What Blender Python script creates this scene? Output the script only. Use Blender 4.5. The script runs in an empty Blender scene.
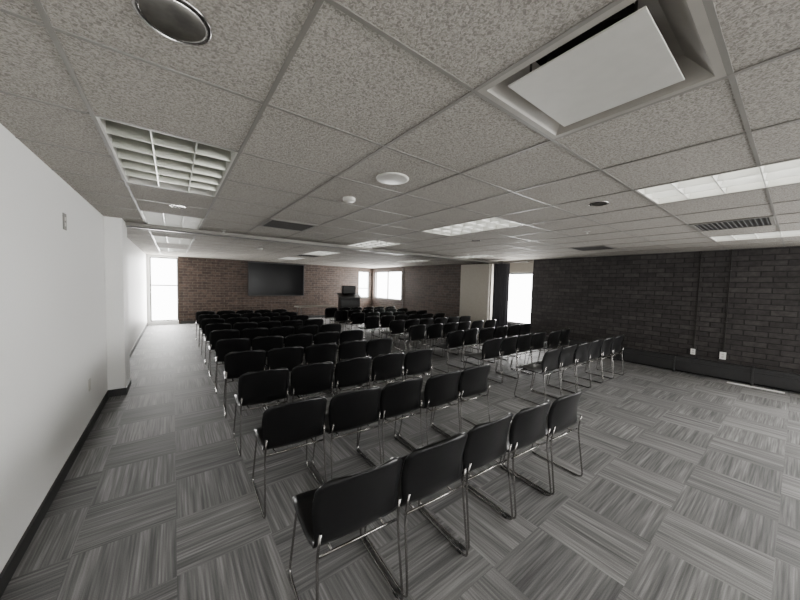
import bpy, bmesh, math, random
from mathutils import Matrix, Vector
random.seed(4)
F=301.
YAW,PIT,ROL,ZC,HC,GX,GY,XL,XR,YB,YP=.6465,.0515,.0252,1.5239,.7509,.3203,.7949,-.6777,7.7356,12.5572,5.2154
H=ZC+HC
YF=-5.2
# ---------- materials ----------
def newmat(name):
    m=bpy.data.materials.new(name); m.use_nodes=True
    nt=m.node_tree; b=nt.nodes['Principled BSDF']; return m,nt,b
def simple(name,col,rough=.5,metal=0,noise=0.0,scale=20,bump=0.0,emit=None,es=0,spec=.5):
    m,nt,b=newmat(name)
    b.inputs['Base Color'].default_value=(*col,1); b.inputs['Roughness'].default_value=rough; b.inputs['Metallic'].default_value=metal
    b.inputs['Specular IOR Level'].default_value=spec
    if emit: b.inputs['Emission Color'].default_value=(*emit,1); b.inputs['Emission Strength'].default_value=es
    tc=nt.nodes.new('ShaderNodeTexCoord'); n=nt.nodes.new('ShaderNodeTexNoise'); n.inputs['Scale'].default_value=scale; n.inputs['Detail'].default_value=4
    nt.links.new(tc.outputs['Object'],n.inputs['Vector'])
    if noise>0:
        r=nt.nodes.new('ShaderNodeValToRGB'); r.color_ramp.elements[0].position=.3; r.color_ramp.elements[1].position=.7
        r.color_ramp.elements[0].color=(*[c*(1-noise) for c in col],1); r.color_ramp.elements[1].color=(*[min(1,c*(1+noise)) for c in col],1)
        nt.links.new(n.outputs['Fac'],r.inputs['Fac']); nt.links.new(r.outputs['Color'],b.inputs['Base Color'])
    if bump>0:
        bp=nt.nodes.new('ShaderNodeBump'); bp.inputs['Strength'].default_value=bump; bp.inputs['Distance'].default_value=.01
        nt.links.new(n.outputs['Fac'],bp.inputs['Height']); nt.links.new(bp.outputs['Normal'],b.inputs['Normal'])
    return m
def brickmat(name,c1,c2,mortar,rot):
    m,nt,b=newmat(name); N=nt.nodes.new; L=nt.links.new
    tc=N('ShaderNodeTexCoord'); sp=N('ShaderNodeSeparateXYZ'); L(tc.outputs['Object'],sp.inputs[0])
    cb=N('ShaderNodeCombineXYZ'); L(sp.outputs['Y' if rot else 'X'],cb.inputs['X']); L(sp.outputs['Z'],cb.inputs['Y'])
    br=N('ShaderNodeTexBrick'); L(cb.outputs[0],br.inputs['Vector'])
    br.inputs['Scale'].default_value=1; br.inputs['Brick Width'].default_value=.27; br.inputs['Row Height'].default_value=.09
    br.inputs['Mortar Size'].default_value=.007; br.inputs['Mortar Smooth'].default_value=.3; br.inputs['Bias'].default_value=-.1
    br.inputs['Color1'].default_value=(*c1,1); br.inputs['Color2'].default_value=(*c2,1); br.inputs['Mortar'].default_value=(*mortar,1)
    n=N('ShaderNodeTexNoise'); n.inputs['Scale'].default_value=11; n.inputs['Detail'].default_value=7; n.inputs['Roughness'].default_value=.65; L(tc.outputs['Object'],n.inputs['Vector'])
    mr=N('ShaderNodeMapRange'); mr.inputs['From Min'].default_value=.25; mr.inputs['From Max'].default_value=.75; mr.inputs['To Min'].default_value=.5; mr.inputs['To Max'].default_value=1.5; L(n.outputs['Fac'],mr.inputs['Value'])
    mx=N('ShaderNodeVectorMath'); mx.operation='SCALE'; L(br.outputs['Color'],mx.inputs[0]); L(mr.outputs[0],mx.inputs['Scale'])
    L(mx.outputs[0],b.inputs['Base Color']); b.inputs['Roughness'].default_value=.55; b.inputs['Specular IOR Level'].default_value=.3
    ad=N('ShaderNodeMath'); ad.operation='MULTIPLY_ADD'; L(n.outputs['Fac'],ad.inputs[0]); ad.inputs[1].default_value=.6
    iv=N('ShaderNodeMath'); iv.operation='SUBTRACT'; iv.inputs[0].default_value=1; L(br.outputs['Fac'],iv.inputs[1]); L(iv.outputs[0],ad.inputs[2])
    bp=N('ShaderNodeBump'); bp.inputs['Strength'].default_value=.8; bp.inputs['Distance'].default_value=.012; L(ad.outputs[0],bp.inputs['Height']); L(bp.outputs[0],b.inputs['Normal'])
    return m
def carpetmat():
    m,nt,b=newmat('carpet_tiles'); N=nt.nodes.new; L=nt.links.new
    tc=N('ShaderNodeTexCoord'); sp=N('ShaderNodeSeparateXYZ'); L(tc.outputs['Object'],sp.inputs[0])
    T=.46
    def M(op,a,bb=None,c=None):
        n=N('ShaderNodeMath'); n.operation=op
        for i,v in enumerate((a,bb,c)):
            if v is None: continue
            if isinstance(v,(int,float)): n.inputs[i].default_value=v
            else: L(v,n.inputs[i])
        return n.outputs[0]
    X=sp.outputs['X'];Y=sp.outputs['Y']
    fx=M('FLOOR',M('DIVIDE',X,T)); fy=M('FLOOR',M('DIVIDE',Y,T))
    chk=M('FLOORED_MODULO',M('ADD',fx,fy),2.0)
    id_=N('ShaderNodeCombineXYZ'); L(fx,id_.inputs[0]); L(fy,id_.inputs[1])
    wn=N('ShaderNodeTexWhiteNoise'); wn.noise_dimensions='2D'; L(id_.outputs[0],wn.inputs['Vector'])
    def mix(a,bb): 
        n=N('ShaderNodeMix'); n.data_type='FLOAT'; L(chk,n.inputs[0]); L(a,n.inputs[2]); L(bb,n.inputs[3]); return n.outputs[0]
    al=mix(X,Y); ac=mix(Y,X)
    def streak(sa,sc,det,off):
        c=N('ShaderNodeCombineXYZ'); L(M('MULTIPLY',al,sa),c.inputs[0]); L(M('MULTIPLY',ac,sc),c.inputs[1]); L(M('MULTIPLY_ADD',wn.outputs['Value'],37.0,off),c.inputs[2])
        n=N('ShaderNodeTexNoise'); n.inputs['Scale'].default_value=1; n.inputs['Detail'].default_value=det; L(c.outputs[0],n.inputs['Vector']); return n.outputs['Fac']
    s1=streak(2.5,85,3,0); s2=streak(.9,20,2,5.)
    fine=N('ShaderNodeTexNoise'); fine.inputs['Scale'].default_value=220; L(tc.outputs['Object'],fine.inputs['Vector'])
    v=M('ADD',M('MULTIPLY',s1,.62),M('MULTIPLY',s2,.38))
    v=M('ADD',v,M('MULTIPLY',M('SUBTRACT',wn.outputs['Value'],.5),.07))
    v=M('ADD',v,M('MULTIPLY',M('SUBTRACT',chk,.5),.035))
    v=M('ADD',v,M('MULTIPLY',M('SUBTRACT',fine.outputs['Fac'],.5),.2))
    r=N('ShaderNodeValToRGB'); L(v,r.inputs[0]); e=r.color_ramp.elements
    e[0].position=.34; e[0].color=(.080,.079,.080,1); e[1].position=.67; e[1].color=(.34,.334,.33,1)
    m1=e.new(.46); m1.color=(.145,.143,.143,1); m2=e.new(.55); m2.color=(.212,.209,.207,1)
    L(r.outputs[0],b.inputs['Base Color']); b.inputs['Roughness'].default_value=.65; b.inputs['Specular IOR Level'].default_value=.5
    bp=N('ShaderNodeBump'); bp.inputs['Strength'].default_value=.3; bp.inputs['Distance'].default_value=.003; L(v,bp.inputs['Height']); L(bp.outputs[0],b.inputs['Normal'])
    return m
def tilemat():
    m,nt,b=newmat('acoustic_tile'); N=nt.nodes.new; L=nt.links.new
    tc=N('ShaderNodeTexCoord')
    n=N('ShaderNodeTexNoise'); n.inputs['Scale'].default_value=105; n.inputs['Detail'].default_value=3; n.inputs['Distortion'].default_value=1.0; L(tc.outputs['Object'],n.inputs['Vector'])
    r=N('ShaderNodeValToRGB'); L(n.outputs['Fac'],r.inputs[0]); e=r.color_ramp.elements
    e[0].position=.36; e[0].color=(.25,.235,.21,1); e[1].position=.60; e[1].color=(.49,.462,.42,1)
    L(r.outputs[0],b.inputs['Base Color']); b.inputs['Roughness'].default_value=.95; b.inputs['Specular IOR Level'].default_value=.1
    bp=N('ShaderNodeBump'); bp.inputs['Strength'].default_value=.9; bp.inputs['Distance'].default_value=.006; L(n.outputs['Fac'],bp.inputs['Height']); L(bp.outputs[0],b.inputs['Normal'])
    return m
M_wall=simple('white_wall_paint',(.82,.818,.80),.5,noise=.02,scale=90,bump=.1)
M_brickR=brickmat('dark_brick',(.027,.024,.0235),(.049,.0435,.0425),(.013,.012,.012),True)
M_brickB=brickmat('brown_brick',(.048,.032,.025),(.082,.055,.043),(.10,.087,.074),False)
M_brickR2=brickmat('brown_brick_side',(.048,.032,.025),(.082,.055,.043),(.07,.062,.053),True)
M_carpet=carpetmat(); M_tile=tilemat()
M_grid=simple('grid_paint',(.22,.21,.19),.5,noise=.03)
M_trimW=simple('fixture_white',(.60,.59,.55),.4,noise=.03)
M_black=simple('black_rubber',(.018,.018,.018),.5,noise=.1)
M_plastic=simple('black_plastic',(.006,.006,.0065),.33,noise=.1,scale=60,bump=.03,spec=.30)
M_chrome=simple('chrome_steel',(.30,.29,.28),.25,1.0,noise=.05)
M_alum=simple('louver_aluminium',(.42,.43,.38),.3,.85,noise=.05)
M_alumW=simple('louver_lit',(.75,.75,.72),.35,.1,noise=.03)  # lighter copy of the louver aluminium, with reflected daylight put in its colour
M_screen=simple('tv_glass',(.004,.004,.0045),.2,noise=.1,spec=.1)
M_dark=simple('duct_dark',(.03,.028,.026),.7,noise=.1)
M_beige=simple('partition_beige',(.36,.33,.28),.6,noise=.04)
M_curt=simple('curtain_fabric',(.055,.053,.062),.9,noise=.15,scale=60)
M_heat=simple('heater_enamel',(.02,.02,.021),.5,noise=.1)
M_pipe=simple('conduit_paint',(.030,.028,.027),.45,noise=.1)
M_frame=simple('window_frame_bronze',(.10,.095,.09),.4,.3,noise=.1)
M_table=simple('table_laminate',(.24,.22,.19),.4,noise=.05)
M_lect=simple('lectern_laminate',(.010,.0095,.0095),.5,noise=.15,scale=8,spec=.3)
def fixmat(n,s): return simple(n,(.6,.62,.56) if s<.3 else (.75,.76,.73),.4,noise=.02,emit=(1,1,.96),es=s)  # glow put in for window light reflected by unlit troffers
# ---------- mesh helpers ----------
def obj_from_bm(bm,name,mats,parent=None,smooth=False,loc=(0,0,0)):
    me=bpy.data.meshes.new(name); bm.normal_update(); bm.to_mesh(me); bm.free()
    for m in mats: me.materials.append(m)
    o=bpy.data.objects.new(name,me); bpy.context.scene.collection.objects.link(o); o.location=loc
    return o
def box(bm,x0,x1,y0,y1,z0,z1,mi=0,bev=0):
    r=bmesh.ops.create_cube(bm,size=1.0); vs=r['verts']
    for v in vs:
        v.co=Vector(((x0+x1)/2+v.co.x*(x1-x0),(y0+y1)/2+v.co.y*(y1-y0),(z0+z1)/2+v.co.z*(z1-z0)))
    fs=set(f for v in vs for f in v.link_faces)
    for f in fs: f.material_index=mi
    if bev>0:
        es=set(e for f in fs for e in f.edges)
        rr=bmesh.ops.bevel(bm,geom=list(es),offset=bev,segments=2,affect='EDGES',profile=.5)
        for f in rr['faces']: f.material_index=mi
def prism(bm,poly,x0,x1,mi=0):
    a=[bm.verts.new((x0,y,z)) for y,z in poly]; b=[bm.verts.new((x1,y,z)) for y,z in poly]; n=len(poly)
    fs=[bm.faces.new(a),bm.faces.new(list(reversed(b)))]
    for k in range(n): fs.append(bm.faces.new((a[k],b[k],b[(k+1)%n],a[(k+1)%n])))
    for f in fs: f.material_index=mi
def lathe(bm,cx,cy,prof,mi=0,seg=32,cap=True):
    rings=[]
    for r,z in prof:
        rings.append([bm.verts.new((cx+r*math.cos(2*math.pi*k/seg),cy+r*math.sin(2*math.pi*k/seg),z)) for k in range(seg)])
    for a,b in zip(rings,rings[1:]):
        for k in range(seg):
            f=bm.faces.new((a[k],a[(k+1)%seg],b[(k+1)%seg],b[k])); f.material_index=mi; f.smooth=True
    if cap:
        f=bm.faces.new(rings[-1]); f.material_index=mi
def fillet(pts,rad,n=5):
    out=[Vector(pts[0])]
    for i in range(1,len(pts)-1):
        a,b,c=Vector(pts[i-1]),Vector(pts[i]),Vector(pts[i+1])
        d1=(a-b).normalized(); d2=(c-b).normalized(); r=min(rad,(a-b).length*.45,(c-b).length*.45)
        s=b+d1*r; e=b+d2*r
        for k in range(n+1):
            t=k/n; out.append((1-t)**2*s+2*t*(1-t)*b+t*t*e)
    out.append(Vector(pts[-1])); return out
def tube(bm,pts,r,mi=0,seg=8):
    pts=[Vector(q) for q in pts]; rings=[]; up=None
    for i,q in enumerate(pts):
        t=(pts[min(i+1,len(pts)-1)]-pts[max(i-1,0)]).normalized()
        if up is None: up=t.orthogonal().normalized()
        up=(up-t*up.dot(t)).normalized(); s=t.cross(up)
        rings.append([bm.verts.new(q+(up*math.cos(2*math.pi*k/seg)+s*math.sin(2*math.pi*k/seg))*r) for k in range(seg)])
    for a,b in zip(rings,rings[1:]):
        for k in range(seg):
            f=bm.faces.new((a[k],a[(k+1)%seg],b[(k+1)%seg],b[k])); f.material_index=mi; f.smooth=True
    for rg in (rings[0],rings[-1]):
        f=bm.faces.new(rg); f.material_index=mi
# ---------- shell ----------
def wall_with_openings(name,axis,pos,a0,a1,z0,z1,opens,mat,thick=.2,outward=1,splitmats=None):
    bm=bmesh.new()
    def seg(b0,b1,za,zb,mi=0):
        if b1-b0<1e-4 or zb-za<1e-4: return
        p0,p1=sorted((pos,pos+outward*thick))
        if axis=='x': box(bm,p0,p1,b0,b1,za,zb,mi)
        else: box(bm,b0,b1,p0,p1,za,zb,mi)
    cur=a0
    for (b0,b1,za,zb) in sorted(opens):
        seg(cur,b0,z0,z1); seg(b0,b1,z0,za); seg(b0,b1,zb,z1); cur=b1
    seg(cur,a1,z0,z1)
    if splitmats:
        for f in bm.faces:
            c=f.calc_center_median(); f.material_index=splitmats(c)
    return obj_from_bm(bm,name,mat if isinstance(mat,list) else [mat])
ZT=H+.25
wall_with_openings('wall_left','x',XL,YF-.2,YB+.2,0,ZT,[],M_wall,outward=-1)
R_op=[(-4.7,-3.1,.5,2.1),(-2.7,-1.1,.5,2.1),(4.36,5.25,.5,1.93),(10.2,YB-.15,.85,2.1)]
wall_with_openings('wall_right','x',XR,YF-.2,YB+.2,0,ZT,R_op,[M_brickR,M_brickR2],outward=1,splitmats=lambda c:1 if c.y>5.26 else 0)
B_op=[(XL+.08,.14,.12,H-.06),(XR-.72,XR-.12,.85,2.1)]
wall_with_openings('wall_back','y',YB,XL,XR,0,ZT,B_op,[M_wall,M_brickB],outward=1,splitmats=lambda c:1 if c.x>.13 else 0)
F_op=[(.6,3.0,.5,2.1),(4.0,6.6,.5,2.1)]
wall_with_openings('wall_front','y',YF,XL,XR,0,ZT,F_op,M_wall,outward=-1)
bm=bmesh.new(); box(bm,XL-.2,XR+.2,YF-.2,YB+.2,-.2,0); obj_from_bm(bm,'floor',[M_carpet])
def window(name,axis,pos,b0,b1,z0,z1,nv,nh,outward):
    bm=bmesh.new(); t=.035
    def bar(c0,c1,za,zb):
        p0,p1=sorted((pos+outward*.06,pos+outward*.12))
        if axis=='x': box(bm,p0,p1,c0,c1,za,zb)
        else: box(bm,c0,c1,p0,p1,za,zb)
    bar(b0,b0+t,z0,z1);bar(b1-t,b1,z0,z1);bar(b0+t,b1-t,z0,z0+t);bar(b0+t,b1-t,z1-t,z1)
    for i in range(1,nv): 
        c=b0+(b1-b0)*i/nv; bar(c-t/2,c+t/2,z0+t,z1-t)
    for h in nh:
        bar(b0+t,b1-t,h-t/2,h+t/2)
    return obj_from_bm(bm,name,[M_frame])
def wlight(name,axis,pos,b0,b1,z0,z1,outward,power,col=(1,.985,.96)):
    l=bpy.data.lights.new(name,'AREA'); l.shape='RECTANGLE'; l.size=(b1-b0); l.size_y=(z1-z0); l.energy=power*(b1-b0)*(z1-z0); l.color=col
    o=bpy.data.objects.new(name,l); bpy.context.scene.collection.objects.link(o)
    c=(b0+b1)/2; z=(z0+z1)/2; d=.22
    if axis=='x': o.location=(pos+outward*d,c,z); dirv=Vector((-outward,0,0))
    else: o.location=(c,pos+outward*d,z); dirv=Vector((0,-outward,0))
    o.rotation_euler=dirv.to_track_quat('-Z','Y').to_euler()
wi=0
for ax,pos,ops,out,pws in (('x',XR,R_op,1,(62,72,80,85)),('y',YB,B_op,1,(125,85)),('y',YF,F_op,-1,(6,24))):
    for k,(a,b,c,d) in enumerate(ops):
        wi+=1
        window('window_%d'%wi,ax,pos,a,b,c,d,2 if b-a>1.3 else 1,[1.3] if (d-c>2 or ax=='y') else [],out)
        wlight('window_daylight',ax,pos,a+.02,b-.02,c+.02,d-.02,out,pws[k])
x_lo=GX-.61*int((GX-XL)/.61+1); y_lo=GY-.61*int((GY-YF)/.61+1)
troffers=[(-1,2,'g',.05),(-1,6,'g',.4),(-1,10,'g',.8),(-1,14,'g',.8),(4,2,'g',2.),(4,6,'g',1.5),(4,10,'g',1.5),(4,14,'g',1.),(4,-2,'g',4.),(9,6,'g',1.),(9,10,'g',1.),(9,-2,'g',3.)]
skip=set()
for i,j,_,_ in troffers: skip|={(i,j),(i,j+1)}
vents=[(1,-1)]; skip|=set(vents)
grilles=[(1,5),(7,-1),(9,2),(4,12)]
bm=bmesh.new(); bg=bmesh.new()
nx=int((XR-XL)/.61)+3; ny=int((YB-YF)/.61)+3
i0=round((x_lo-GX)/.61); j0=round((y_lo-GY)/.61)
for i in range(i0,i0+nx):
    for j in range(j0,j0+ny):
        a=max(GX+.61*i,XL);b=min(GX+.61*(i+1),XR);c=max(GY+.61*j,YF);d=min(GY+.61*(j+1),YB)
        if b-a<.005 or d-c<.005: continue
        if (i,j) in skip: continue
        box(bm,a,b,c,d,H,H+.02)
obj_from_bm(bm,'ceiling',[M_tile])
bm=bmesh.new(); box(bm,XL-.2,XR+.2,YF-.2,YB+.2,ZT,ZT+.1); obj_from_bm(bm,'ceiling_slab',[M_dark])
tg=.008
for i in range(i0,i0+nx):
    x=GX+.61*i
    if XL+.01<x<XR-.01:
        box(bg,x-tg,x+tg,YF,YB,H-.004,H+.03)
for j in range(j0,j0+ny):
    y=GY+.61*j
    if not(YF+.01<y<YB-.01): continue
    segs=[];cur=XL
    for i in range(i0,i0+nx):
        if any(t[0]==i and t[1]+1==j for t in troffers):
            segs.append((cur,GX+.61*i)); cur=GX+.61*(i+1)
    segs.append((cur,XR))
    for a,b in segs:
        if b-a>.02: box(bg,a,b,y-tg,y+tg,H-.0035,H+.029)
obj_from_bm(bg,'ceiling_grid',[M_grid])
mats={}
for i,j,k,s in troffers:
    if s not in mats: mats[s]=fixmat('troffer_glow_%d'%int(s*100),s)
    x0=GX+.61*i+tg;x1=x0+.61-2*tg;y0=GY+.61*j+tg;y1=y0+1.22-2*tg
    bm=bmesh.new(); w=.012
    box(bm,x0,x0+w,y0,y1,H-.002,H+.13,2);box(bm,x1-w,x1,y0,y1,H-.002,H+.13,2)
    box(bm,x0+w,x1-w,y0,y0+w,H-.002,H+.13,2);box(bm,x0+w,x1-w,y1-w,y1,H-.002,H+.13,2)
    box(bm,x0,x1,y0,y1,H+.13,H+.14,0)
    def wedgeX(xc,ya,yb):
        v=[bm.verts.new(q) for q in ((xc-.003,ya,H+.002),(xc+.003,ya,H+.002),(xc+.014,ya,H+.07),(xc-.014,ya,H+.07),(xc-.003,yb,H+.002),(xc+.003,yb,H+.002),(xc+.014,yb,H+.07),(xc-.014,yb,H+.07))]
        for q in ((0,1,2,3),(7,6,5,4),(0,4,5,1),(1,5,6,2),(2,6,7,3),(3,7,4,0)):
            bm.faces.new([v[t] for t in q]).material_index=1
    def wedgeY(yc,xa,xb):
        v=[bm.verts.new(q) for q in ((xa,yc-.003,H+.001),(xa,yc+.003,H+.001),(xa,yc+.014,H+.069),(xa,yc-.014,H+.069),(xb,yc-.003,H+.001),(xb,yc+.003,H+.001),(xb,yc+.014,H+.069),(xb,yc-.014,H+.069))]
        for q in ((0,1,2,3),(7,6,5,4),(0,4,5,1),(1,5,6,2),(2,6,7,3),(3,7,4,0)):
            bm.faces.new([v[t] for t in q]).material_index=1
    for q in (1,2): wedgeX(x0+(x1-x0)*q/3,y0+w,y1-w)
    for q in range(1,6): wedgeY(y0+(y1-y0)*q/6,x0+w,x1-w)
    for q in (1,3,5):
        tube(bm,[(x0+(x1-x0)*q/6,y0+.03,H+.1),(x0+(x1-x0)*q/6,y1-.03,H+.1)],.0125,0,8)
    bmesh.ops.recalc_face_normals(bm,faces=bm.faces)
    obj_from_bm(bm,'ceiling_troffer_light',[mats[s],M_alum if s<.3 else M_alumW,M_trimW])
for i,j in vents:
    x0=GX+.61*i+tg;x1=x0+.61-2*tg;y0=GY+.61*j+tg;y1=y0+.61-2*tg;cx=(x0+x1)/2;cy=(y0+y1)/2
    bm=bmesh.new()
    rings=[]
    for s,z in ((.297,H-.004),(.272,H-.004),(.266,H+.004),(.20,H+.075),(.15,H+.09)):
        rings.append([bm.verts.new((cx+a*s,cy+b*s,z)) for a,b in ((-1,-1),(1,-1),(1,1),(-1,1))])
    for a,b in zip(rings,rings[1:]):
        for k in range(4): bm.faces.new((a[k],a[(k+1)%4],b[(k+1)%4],b[k])).material_index=0
    lathe(bm,cx,cy,[(.165,H+.088),(.165,H+.2),(.001,H+.2)],1)
    box(bm,cx-.21,cx+.21,cy-.21,cy+.21,H+.201,H+.21,1)
    box(bm,cx-.235,cx+.21,cy-.205,cy+.205,H-.008,H-.002,2,.002)
    for a in (-1,1):
        for b in (-1,1): tube(bm,[(cx+a*.16,cy+b*.16,H-.004),(cx+a*.16,cy+b*.16,H+.08)],.004,1)
    obj_from_bm(bm,'ceiling_air_diffuser',[simple('diffuser_grey',(.34,.32,.285),.5,noise=.03),M_dark,M_trimW])
for i,j in grilles:
    x0=GX+.61*i+tg;x1=x0+.61-2*tg;y0=GY+.61*j+tg;y1=y0+.61-2*tg
    bm=bmesh.new()
    box(bm,x0,x1,y0,y1,H-.003,H-.0005,1)
    for a,b,c,d in ((x0,x1,y0,y0+.03),(x0,x1,y1-.03,y1),(x0,x0+.03,y0+.03,y1-.03),(x1-.03,x1,y0+.03,y1-.03)):
        box(bm,a,b,c,d,H-.010,H-.003,0)
    for k in range(14):
        y=y0+.05+k*(y1-y0-.1)/13; box(bm,x0+.03,x1-.03,y-.005,y+.005,H-.010,H-.003,1)
    obj_from_bm(bm,'ceiling_return_grille',[M_grid,M_dark])
def can(x,y,r):
    bm=bmesh.new(); lathe(bm,x,y,[(r*1.2,H-.001),(r*1.18,H-.007),(r*1.02,H-.008),(r,H-.006)],0,cap=False)
    lathe(bm,x,y,[(r,H-.006),(r*.9,H-.0045),(r*.6,H-.003),(.001,H-.0025)],1)
    obj_from_bm(bm,'recessed_downlight',[M_chrome,simple('can_reflector',(.16,.15,.13),.3,.8,noise=.4,scale=14)])
can(.01,1.13,.078); can(2.98,1.1,.06); can(.05,3.9,.06); can(3.98,3.25,.06)
def disc(name,x,y,prof):
    bm=bmesh.new(); lathe(bm,x,y,prof,0); obj_from_bm(bm,name,[M_trimW])
disc('ceiling_speaker',1.25,1.78,[(.115,H-.0005),(.115,H-.008),(.10,H-.012),(.001,H-.013)])
disc('smoke_detector',1.25,2.44,[(.055,H-.0005),(.055,H-.018),(.045,H-.03),(.001,H-.033)])
disc('smoke_detector',1.6,7.5,[(.06,H-.0005),(.06,H-.02),(.045,H-.04),(.001,H-.045)])
for x,y in ((.62,5.3),(4.3,1.7),(5.5,4.7)):
    disc('ceiling_sprinkler_head',x,y,[(.035,H-.0005),(.03,H-.006),(.008,H-.008),(.007,H-.03),(.018,H-.032),(.001,H-.036)])
YT=5.55
bm=bmesh.new(); box(bm,XL+.18,XR,YT-.09,YT+.09,H-.05,H-.005,0,.004); box(bm,XL+.18,XR-.01,YT-.025,YT+.025,H-.065,H-.049,1)
obj_from_bm(bm,'trim_partition_track',[M_grid,M_frame])
bm=bmesh.new(); box(bm,XL,XL+.17,YP,YP+.5,0,H,0,.006); obj_from_bm(bm,'wall_pocket_pillar',[M_wall])
bm=bmesh.new()
box(bm,XL,XL+.012,YF,YP-.012,0,.09); box(bm,XL,XL+.182,YP-.012,YP,0,.09); box(bm,XL+.17,XL+.182,YP,YP+.5,0,.09); box(bm,XL,XL+.012,YP+.5,YB,0,.09)
obj_from_bm(bm,'baseboard_left',[M_black])
bm=bmesh.new(); box(bm,.2,XR-.2,YB-.012,YB,0,.1); obj_from_bm(bm,'baseboard_back',[M_black])
bm=bmesh.new()
for k in range(5):
    x=XR-.06-.09*(k+1); yo=.0 if k%2 else .02
    box(bm,x,x+.075,5.36+yo,6.42+yo,.02,H-.09,0,.006)
    box(bm,x+.02,x+.055,5.5,6.3,.0,.02,1)
box(bm,XR-.52,XR-.06,YT-.02,YT+.02,H-.09,H-.066,1)
obj_from_bm(bm,'folding_partition_stack',[M_beige,M_frame])
bm=bmesh.new(); n=60; va=[];vb=[]
for k in range(n+1):
    t=k/n; y=4.82+t*.50; x=XR-.36+.04*math.sin(t*math.pi*12); va.append(bm.verts.new((x,y,.06)));vb.append(bm.verts.new((x,y,H-.09)))
for k in range(n): bm.faces.new((va[k],va[k+1],vb[k+1],vb[k])).smooth=True
tube(bm,[(XR-.36,4.3,H-.07),(XR-.36,5.34,H-.07)],.012,1)
for y in (4.35,5.3): tube(bm,[(XR-.36,y,H-.07),(XR-.001,y,H-.07)],.006,1)
o=obj_from_bm(bm,'window_curtain',[M_curt,M_frame])
s=o.modifiers.new('solid','SOLIDIFY'); s.thickness=.003
bm=bmesh.new(); box(bm,XR-.03,XR-.001,4.34,5.27,1.94,H-.002,0,.004); obj_from_bm(bm,'trim_window_header',[M_beige])
bm=bmesh.new()
box(bm,XR-.13,XR,-3.5,4.3,.22,.30,0,.008); box(bm,XR-.02,XR-.0,-3.5,4.3,.02,.22,0)
box(bm,XR-.14,XR-.12,-3.5,4.3,.05,.225,0,.005)
for k in range(9):
    y=-3.5+k*.97; box(bm,XR-.15,XR,y,y+.03,.0,.305,0,.004)
obj_from_bm(bm,'baseboard_heater',[M_heat])
bm=bmesh.new(); box(bm,XR-.27,XR-.20,.05,.66,0,.012,0,.005); box(bm,XR-.25,XR-.22,.06,.65,.012,.016,0,.001)  # thin white strip lying on the floor in front of the heater
obj_from_bm(bm,'floor_white_strip',[M_wall])
for y,zb in ((1.13,.48),(.75,.48),(10.05,.3)):
    bm=bmesh.new(); tube(bm,[(XR-.012,y,zb),(XR-.012,y,H)],.008,0)
    for z in (1.0,1.9): box(bm,XR-.022,XR,y-.015,y+.015,z,z+.018,0,.003)
    box(bm,XR-.05,XR,y-.035,y+.035,zb-.12,zb+.0,0,.004)
    obj_from_bm(bm,'wall_conduit',[M_pipe])
def plate(name,axis,pos,c,z,s,out,mi_mat=M_wall):
    bm=bmesh.new(); w,h,d=.036,.058,.007
    def bx(c0,c1,z0,z1,d0,d1,mi,bev=0):
        p0,p1=sorted((pos+out*d0,pos+out*d1)); box(bm,p0,p1,c0,c1,z0,z1,mi,bev)
    bx(c-w*s,c+w*s,z-h*s,z+h*s,0,d,0,.002)
    for q in (-1,1): bx(c-.014,c+.014,z+q*.022-.014,z+q*.022+.014,d,d+.002,1)
    obj_from_bm(bm,name,[mi_mat,M_trimW])
plate('wall_outlet','x',XR-.051,1.13,.42,.9,-1); plate('wall_outlet','x',XR-.051,.75,.42,1.1,-1)
plate('wall_outlet','x',XL,4.2,.45,1,1,M_trimW); plate('light_switch','x',XL,3.5,1.95,1.1,1,M_grid)
bm=bmesh.new(); box(bm,2.25,4.38,YB-.07,YB-.02,.95,2.24,0,.006); box(bm,2.28,4.35,YB-.073,YB-.069,.98,2.21,1); box(bm,3.0,3.7,YB-.03,YB,1.3,1.9,0)
obj_from_bm(bm,'wall_television',[M_black,M_screen])
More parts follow.
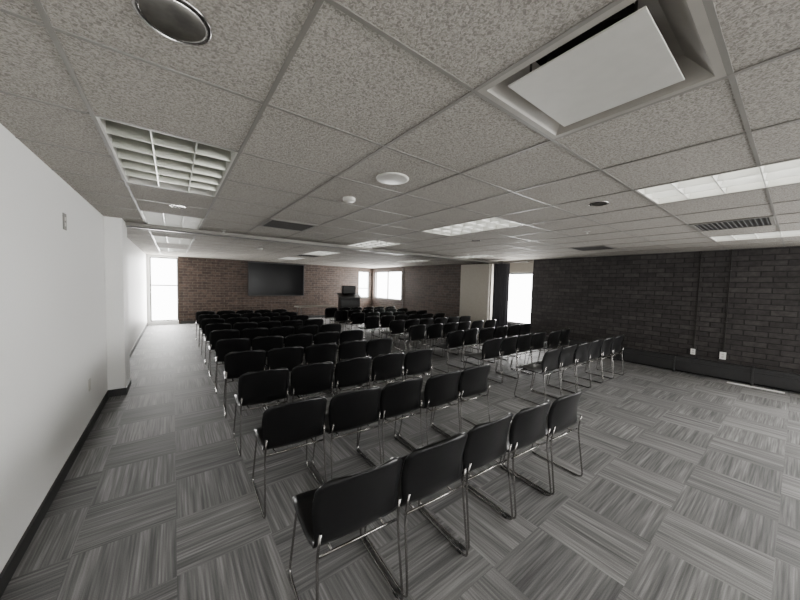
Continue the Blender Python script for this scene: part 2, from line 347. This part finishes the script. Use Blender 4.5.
# ---------- chair ----------
PROF=[(.485,.415,.150),(.480,.432,.190),(.455,.446,.213),(.38,.452,.224),(.28,.446,.228),(.18,.438,.226),(.11,.440,.222),(.065,.452,.220),(.040,.485,.219),(.028,.54,.222),(.016,.62,.228),(.000,.69,.230),(-.018,.745,.226),(-.030,.778,.214),(-.036,.796,.190),(-.038,.803,.150)]
def chair_bm(bm,dz=0,dy=0,frame=True):
    nu=12; rows=[]
    for i,(y,z,w) in enumerate(PROF):
        back=min(1,max(0,(z-.45)/.12)) if i>6 else 0
        row=[]
        for k in range(nu+1):
            u=-1+2*k/nu
            yy=y+.045*back*u*u; zz=z+(1-back)*.012*u*u*(1 if i>2 else .3)
            if i>=13: zz-= .012*u*u
            row.append((u*w,yy+dy,zz+dz))
        rows.append(row)
    V=[[Vector(q) for q in r] for r in rows]
    front=[];backv=[]
    for i in range(len(V)):
        fr=[];bk=[]
        for k in range(nu+1):
            a=V[min(i+1,len(V)-1)][k]-V[max(i-1,0)][k]; b=V[i][min(k+1,nu)]-V[i][max(k-1,0)]
            n=b.cross(a).normalized()
            th=.008
            fr.append(bm.verts.new(V[i][k]+n*th*.5)); bk.append(bm.verts.new(V[i][k]-n*th*.5))
        front.append(fr);backv.append(bk)
    R=len(V)
    def F(*v):
        f=bm.faces.new(v); f.material_index=0; f.smooth=True
    for i in range(R-1):
        for k in range(nu):
            F(front[i][k],front[i][k+1],front[i+1][k+1],front[i+1][k]); F(backv[i][k],backv[i+1][k],backv[i+1][k+1],backv[i][k+1])
        F(front[i][0],front[i+1][0],backv[i+1][0],backv[i][0]); F(front[i][nu],backv[i][nu],backv[i+1][nu],front[i+1][nu])
    for k in range(nu):
        F(front[0][k],backv[0][k],backv[0][k+1],front[0][k+1]); F(front[R-1][k],front[R-1][k+1],backv[R-1][k+1],backv[R-1][k])
    r=.0065
    for s in (-1,1):
        path=fillet([(s*.205,.012+dy,.56+dz),(s*.212,.035+dy,.43+dz),(s*.222,-.02+dy,.0075+dz),(s*.222,.47+dy,.0075+dz),(s*.20,.40+dy,.428+dz),(s*.10,.36+dy,.428+dz)],.05)
        tube(bm,path,r,1,8)
        for y in (.03,.42): box(bm,s*.222-.009,s*.222+.009,y+dy,y+.035+dy,dz,.012+dz,2,.002)
    tube(bm,[(-.2,.36+dy,.428+dz),(.2,.36+dy,.428+dz)],r,1,8)
    tube(bm,[(-.211,.045+dy,.425+dz),(.211,.045+dy,.425+dz)],r,1,8)
    for s in (-1,1): tube(bm,[(s*.14,.05+dy,.425+dz),(s*.14,.36+dy,.428+dz)],r,1,8)
SC=.925
def scaled(bm):
    for v in bm.verts: v.co*=SC
bm=bmesh.new(); chair_bm(bm); scaled(bm); bmesh.ops.recalc_face_normals(bm,faces=bm.faces)
first=obj_from_bm(bm,'stacking_chair',[M_plastic,M_chrome,M_black])
CM=first.data; used=False
def put(x,y,rot=0):
    global used
    if not used: o=first; used=True
    else:
        o=bpy.data.objects.new('stacking_chair',CM); bpy.context.scene.collection.objects.link(o)
    o.location=(x,y,0); o.rotation_euler=(0,0,rot)
U=random.uniform
for r in range(10):
    y=1.09+r*.87
    for c in range(5):
        put(.652+.440*c+U(-.004,.004),y-.02*c+U(-.015,.015),-.05+U(-.03,.03))
for r in range(9):
    y=1.88+r*.87
    for c in range(6):
        put(4.0+.44*c+U(-.006,.006)-.1*(r%2),y-.015*c+U(-.03,.03),-.03+U(-.03,.03))
# lectern with angled reading top and a loudspeaker cabinet on it
bm=bmesh.new()
prism(bm,[(-.24,0),(.24,0),(.24,1.02),(-.24,.90)],-.36,.36,0)
box(bm,-.40,.40,-.28,.28,0,.06,0,.01)
prism(bm,[(-.29,.90),(.27,1.04),(.27,1.075),(-.29,.935)],-.41,.41,0)
box(bm,-.34,.34,-.252,-.24,.12,.82,1,.004)
box(bm,-.24,.26,.02,.26,1.05,1.36,0,.012)
box(bm,-.21,.23,.008,.02,1.08,1.33,1,.004)
tube(bm,fillet([(-.32,.12,1.02),(-.32,.12,1.2),(-.32,-.05,1.3)],.06),.006,2)
tube(bm,[(-.32,-.05,1.3),(-.32,-.09,1.32)],.014,1)
bmesh.ops.recalc_face_normals(bm,faces=bm.faces)
o=obj_from_bm(bm,'lectern',[M_lect,M_black,M_chrome],loc=(5.5,10.6,0)); o.rotation_euler=(0,0,math.radians(-15))
o.scale=(1.05,1.05,1.05)
bm=bmesh.new(); box(bm,3.3,4.7,9.9,10.4,.67,.70,0,.005)
for x in (3.4,4.6):
    tube(bm,fillet([(x,9.96,.0),(x,9.96,.66),(x,10.34,.66),(x,10.34,.0)],.03),.012,1)
    tube(bm,[(x,9.96,.35),(x,10.34,.35)],.009,1)
obj_from_bm(bm,'folding_table',[M_table,M_frame])
# ---------- world, camera ----------
w=bpy.data.worlds.new('World'); bpy.context.scene.world=w; w.use_nodes=True
bg_=w.node_tree.nodes['Background']; bg_.inputs[0].default_value=(1,1,.99,1); bg_.inputs[1].default_value=14.0
cd=bpy.data.cameras.new('camera'); co=bpy.data.objects.new('camera',cd); bpy.context.scene.collection.objects.link(co)
R=Matrix.Rotation(-YAW,4,'Z')@Matrix.Rotation(math.pi/2-PIT,4,'X')@Matrix.Rotation(ROL,4,'Z')
co.matrix_world=Matrix.Translation((0,0,ZC))@R
cd.sensor_width=36; cd.lens=36*F/800; cd.clip_start=.02
bpy.context.scene.camera=co
